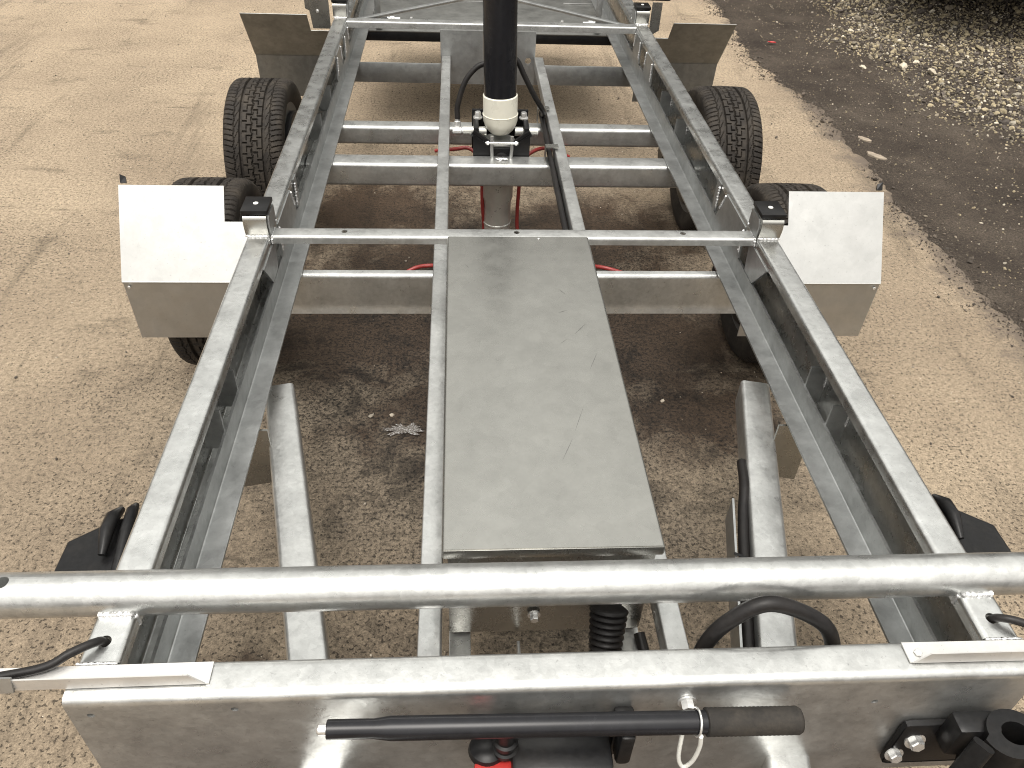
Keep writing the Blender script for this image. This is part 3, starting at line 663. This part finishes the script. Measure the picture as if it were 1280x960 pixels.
for y in (1.056, .747):
    ap(extrude('hose_clip', sheet_section([(.133, .445), (.133, .4935), (.172, .4935)], .003, .003), y-.013, y+.013, 'y', SHEET, hr), hr)
rh = empty('return_hose', (0, .85, .2), T)
for k, pts in enumerate(([(-.21, .96, .38), (-.142, .926, .402), (-.102, .921, .408), (-.072, .90, .39), (-.058, .865, .34), (-.055, .855, .25), (-.050, .855, .13), (-.08, .80, .05), (-.20, .66, .10), (-.205, .522, .205), (-.27, .512, .202), (-.33, .48, .17), (-.40, .46, .08)],
                         ([(.24, .97, .36), (.16, .945, .40), (.102, .902, .402), (.074, .88, .37), (.066, .86, .30), (.066, .857, .15), (.09, .80, .05), (.2, .66, .12), (.289, .521, .205), (.37, .492, .20), (.421, .475, .19), (.455, .472, .16), (.475, .475, .145)]))):
    ap(tube('hose', spline(pts, 10), .0062, REDH, rh, 12), rh)
ap(tube('hose', spline([(.26, .47, .20), (.33, .482, .202), (.40, .462, .186), (.44, .46, .12)], 10), .006, REDH, rh, 12), rh)

# corrugated boot and loops of cable behind the front beam
bt = []
for k in range(9): bt += [(k*.0098, .0245-.0008*k), (k*.0098+.004, .0300-.0008*k), (k*.0098+.0068, .0300-.0008*k)]
bt += [(.088, .019), (.12, .019)]
lathe('corrugated_boot', bt, (.094, -.878, .462), (-.10, -.62, -.8), HOSEM, T, 28, 60)
tube('boot_cable', spline([(.15, -.88, .39), (.158, -.93, .375), (.17, -1.0, .36)]), .009, HOSEM, T, 12)
tube('breakaway_loop', spline([(.335, -1.03, .42), (.372, -1.022, .505), (.366, -1.016, .56), (.335, -1.010, .612), (.262, -1.004, .6455), (.212, -1.008, .612), (.188, -1.014, .560), (.19, -1.02, .50), (.21, -1.03, .42)], 10), .0105, HOSEM, T, 16)
# loom along the right drawbar, in a dark angle
plate('cable_guard', [(.378, -.60, .392), (.310, -.90, .392), (.281, -1.03, .392), (.281, -1.03, .33), (.310, -.90, .33), (.378, -.60, .33)], .004, GALVD, T)
tube('wiring_loom', spline([(.424, -.50, .385), (.408, -.57, .392), (.391, -.63, .382), (.364, -.74, .376), (.326, -.90, .374), (.298, -1.02, .37)], 8), .010, HOSEM, T, 12)
for t in (.30, .95):
    a_ = Vector((.388, -.64, .396)).lerp(Vector((.307, -.98, .396)), t); beam('cable_tie', box_section(.006, .0015, .0005, 1), a_-Vector((.020, -.012, 0)), a_+Vector((.026, -.010, -.004)), BLACKP, T)

# folded strips on the front corners, with their lamp cables
def strip(x0, x1, xin, s):
    V = [(xin, -1.046, .6035), (x0, -1.046, .6035), (x0, -1.068, .6035), (xin, -1.068, .6035)]
    g = empty('lamp_strip', (x0, -1.06, ZR), T)
    a_ = plate('foot_flange', [(x0, -1.042, .6046), (xin+.0*s, -1.040, .6046), (xin, -1.068, .6046), (x0, -1.071, .6046)], .002, TRIM, g); a_.location = -g.location
    b_ = plate('upstand', [(x0, -1.0705, .6056), (xin-(-s)*.004, -1.0685, .6056), (xin+s*.022, -1.0665, .622), (x0, -1.0680, .6235)], .002, TRIM, g); b_.location = -g.location
    return g
g = strip(-.80, 0, -.434, -1)
box('joint_tab', -.028, .028, -.0, .003, -.0, .0, TRIM, None) if False else None
q = plate('joint_tab', [(-.672, -1.0735, .6065), (-.655, -1.0735, .6065), (-.655, -1.0665, .6265), (-.672, -1.0665, .6265)], .003, ALU, g); q.location = -g.location
g = strip(.80, 0, .434, 1)
q = bolt('rivet', (.449, -1.056, .606), (0, 0, 1), .0055, .003, PLATED, g, False); q.location = -g.location
tube('lamp_cable', spline([(-.574, -1.0, .56), (-.5765, -1.006, .60), (-.582, -1.014, .6125), (-.604, -1.030, .6165), (-.632, -1.046, .612), (-.70, -1.058, .609)]), .0055, HOSEM, T, 12)
tube('lamp_cable', spline([(.574, -1.0, .56), (.5765, -1.006, .60), (.584, -1.013, .6125), (.604, -1.022, .615), (.640, -1.040, .612), (.70, -1.058, .609)]), .0055, HOSEM, T, 12)

# hand pump on the front face
hp = empty('hand_pump', (-.02, -1.15, .44), T)
ap(box('pump_body', -.072, .054, -1.150, -1.088, .44, .522, BLACKP, hp, .006), hp)
ap(lathe('valve_stem', [(0, .0165), (.006, .0165), (.008, .0135), (.016, .0135), (.018, .016), (.024, .016), (.026, .0125), (.050, .0125)], (-.079, -1.117, .516), (0, .02, 1), BLACKP, hp, 28), hp)
ap(lathe('valve_cap', [(0, .020), (.012, .024), (.020, .022), (.025, .014)], (-.101, -1.114, .494), (0, .08, 1), BLACKP, hp, 28), hp)
ap(box('valve_knob', -.118, -.066, -1.156, -1.128, .490, .510, REDK, hp, .005), hp)
ap(box('handle_clip', .057, .083, -1.110, -1.088, .47, .560, BLACKP, hp, .005), hp)
ap(box('handle_clip_jaw', .060, .080, -1.132, -1.106, .49, .558, BLACKP, hp, .006), hp)
ap(plate('warning_sticker', [(.026, -1.1506, .505), (.050, -1.1506, .517), (.050, -1.1506, .49), (.026, -1.1506, .49)], .0008, YELLOW, hp), hp)
# jockey wheel clamp on the right of the front face
jc = empty('jockey_wheel_clamp', (.55, -1.13, .5), T)
ring = []
bm = bmesh.new()
sec_o = [(.036*math.cos(t), .038*math.sin(t)) for t in np.linspace(0, 2*math.pi, 33)[:-1]]
sec_i = [(.018*math.cos(t)*1.05, .018*math.sin(t)) for t in np.linspace(0, 2*math.pi, 33)[:-1]]
n = 32; V = []
for z in (.44, .542):
    V += [(.567+x*1.0-.008*(y < 0), -1.133+y*.86, z) for x, y in sec_o]; V += [(.567+x, -1.133+y*.86, z) for x, y in sec_i]
F = []
for k in range(n):
    j = (k+1) % n; F += [(k, j, 2*n+j, 2*n+k), (n+k, 3*n+k, 3*n+j, n+j), (2*n+k, 2*n+j, 3*n+j, 3*n+k), (k, n+k, n+j, j)]
bm.free(); ap(mk('clamp_ring', V, F, BLACKP, jc, 35), jc)
ap(box('clamp_arm', .500, .560, -1.128, -1.096, .47, .536, BLACKP, jc, .008), jc)
ap(box('clamp_plate', .455, .60, -1.0995, -1.0870, .39, .498, BLACKP, jc, .010), jc)
ap(beam('clamp_lever', box_section(.026, .014, .006), (.515, -1.148, .545), (.492, -1.165, .470), BLACKP, jc), jc)
ap(beam('clamp_lug', box_section(.036, .05, .010), (.585, -1.150, .515), (.640, -1.185, .455), BLACKP, jc), jc)
ap(bolt('bolt', (.478, -1.0998, .462), (0, -1, .2), .010, .012, PLATED, jc), jc)
ap(bolt('bolt', (.462, -1.0998, .425), (0, -1, .2), .009, .010, PLATED, jc), jc)
bead('weld', [(-.6, -1.037, .6025), (-.55, -1.037, .6025)], .0022, T); bead('weld', [(.55, -1.037, .6025), (.6, -1.037, .6025)], .0022, T)
# coupling beyond the picture, where the drawbar meets
lathe('coupling_head', [(0, .05), (.05, .055), (.30, .045), (.36, .05), (.40, .03)], (0, -1.95, .37), (0, -1, 0), BLACKP, T, 24)

# ------------------------------------------------------------------ loose things carried on the trailer
H = tag(empty('pump_handle', (0, -1.1165, .578)), 'black steel hand pump lever with ribbed grip lying across the front face', 'lever')
def hh(o): return o
lathe('lever_bar', [(0, .0105), (.001, .0115), (.055, .0115), (.075, .0142), (.30, .0142), (.46, .0142)], (-.292, 0, 0), (1, 0, -.028), SATIN, H, 28)
gp = [(0, .015), (.001, .0172)]
for k in range(20): gp += [(.004+k*.0054, .0172), (.006+k*.0054, .0167)]
gp += [(.116, .0172), (.120, .0150), (.121, .006)]
lathe('grip', gp, (.166, 0, -.0128), (1, 0, -.028), GRIP, H, 28, 60)
lathe('end_pin', [(0, .004), (.002, .0065), (.012, .0065)], (-.3035, 0, .0003), (1, 0, -.028), PLATED, H, 16)
ring = [Vector((.155+.002*math.cos(t), .0165*math.sin(t), -.012+.0165*math.cos(t))) for t in np.linspace(0, 2*math.pi, 20)]
tube('retaining_ring', ring, .0016, PLATED, H, 8)
tube('nylon_tie', spline([(.142, .002, -.016), (.140, -.006, -.045), (.143, -.010, -.085), (.152, -.012, -.105), (.160, -.014, -.085), (.161, -.016, -.045), (.157, -.017, -.014)], 8), .0028, CLEAR, H, 10)

def chock(s, lab):
    c = tag(empty('wheel_chock', (s*.69, -.77, .45)), lab, 'wheel chock', 'wheel chocks clipped outside the side rails'); o = c.location
    def P(x, y, z): return (s*x-o.x, y-o.y, z-o.z)
    xo = .738 if s < 0 else .752
    pl = [(.640, -.845), (xo, -.845), (xo, -.765), (xo-.058, -.722), (.640, -.712)]
    n = len(pl); V = [P(x, y, .503) for x, y in pl]+[P(x, y, .468) for x, y in pl]
    if s < 0: V = V
    b = mk('chock_body', V, [tuple(range(n)), tuple(range(n, 2*n))[::-1]]+[(i, (i+1) % n, n+(i+1) % n, n+i) for i in range(n)], BLACKP, c, 30)
    md = b.modifiers.new('edge', 'BEVEL'); md.width = .003; md.segments = 2
    V, F = tube_vf([P(.672, -.80, .512), P(.673, -.765, .525), P(.674, -.735, .523), P(.674, -.706, .507)], [.006, .011, .011, .006], 14); mk('chock_nose', V, F, BLACKP, c, 60)
    V, F = tube_vf([P(.646, -.86, .49), P(.646, -.76, .520), P(.648, -.722, .523), P(.652, -.700, .510)], [.008, .010, .009, .005], 14); mk('holder_clip', V, F, BLACKP, c, 60)
    plate('holder_plate', [P(.606, -.845, .50), P(.640, -.845, .50), P(.640, -.73, .50), P(.606, -.73, .50)], .006, BLACKP, c)
chock(-1, 'black plastic wheel chock on the outside of the left side rail')
chock(1, 'black plastic wheel chock on the outside of the right side rail')

# ------------------------------------------------------------------ unseen vehicle body, added to shade the gravel at the top right
vh = tag(empty('shade_vehicle', (4.45, 5.25, 0)), 'unseen dark vehicle body added to shade the top right gravel', 'vehicle')
vh.rotation_euler.z = rad(-10)
box('shade_body', -1.45, 1.4, -2.0, 2.6, .46, 2.1, DARKV, vh, .08, 4)
box('shade_underbody', -1.25, 1.25, -1.6, 2.4, .30, .459, DARKV, vh, .02)
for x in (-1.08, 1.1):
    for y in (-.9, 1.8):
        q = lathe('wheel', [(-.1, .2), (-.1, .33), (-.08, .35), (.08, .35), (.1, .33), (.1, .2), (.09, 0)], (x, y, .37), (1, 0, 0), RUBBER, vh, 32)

# ------------------------------------------------------------------ unseen building added ahead to darken reflections in the metal
wb = tag(empty('reflection_building', (1.0, 9.6, 0)), 'unseen grey clad building added to darken reflections in the trailer metal', 'building')
box('reflection_wall', -16, 16, 0, .3, -.05, 5.3, CLAD, wb, .01)
box('reflection_roof', -16.4, 16.4, -.5, 9, 5.305, 5.6, ROOFM, wb, .02)
for x in (-9, -1.5, 7):
    d = box('added_door', x-1.9, x+1.9, -.06, -.002, 0, 3.6, RIMM, wb, .01)
    for k in range(9): box('added_slat', x-1.85, x+1.85, -.085, -.0605, .05+k*.39, .38+k*.39, CLAD, d, .008)
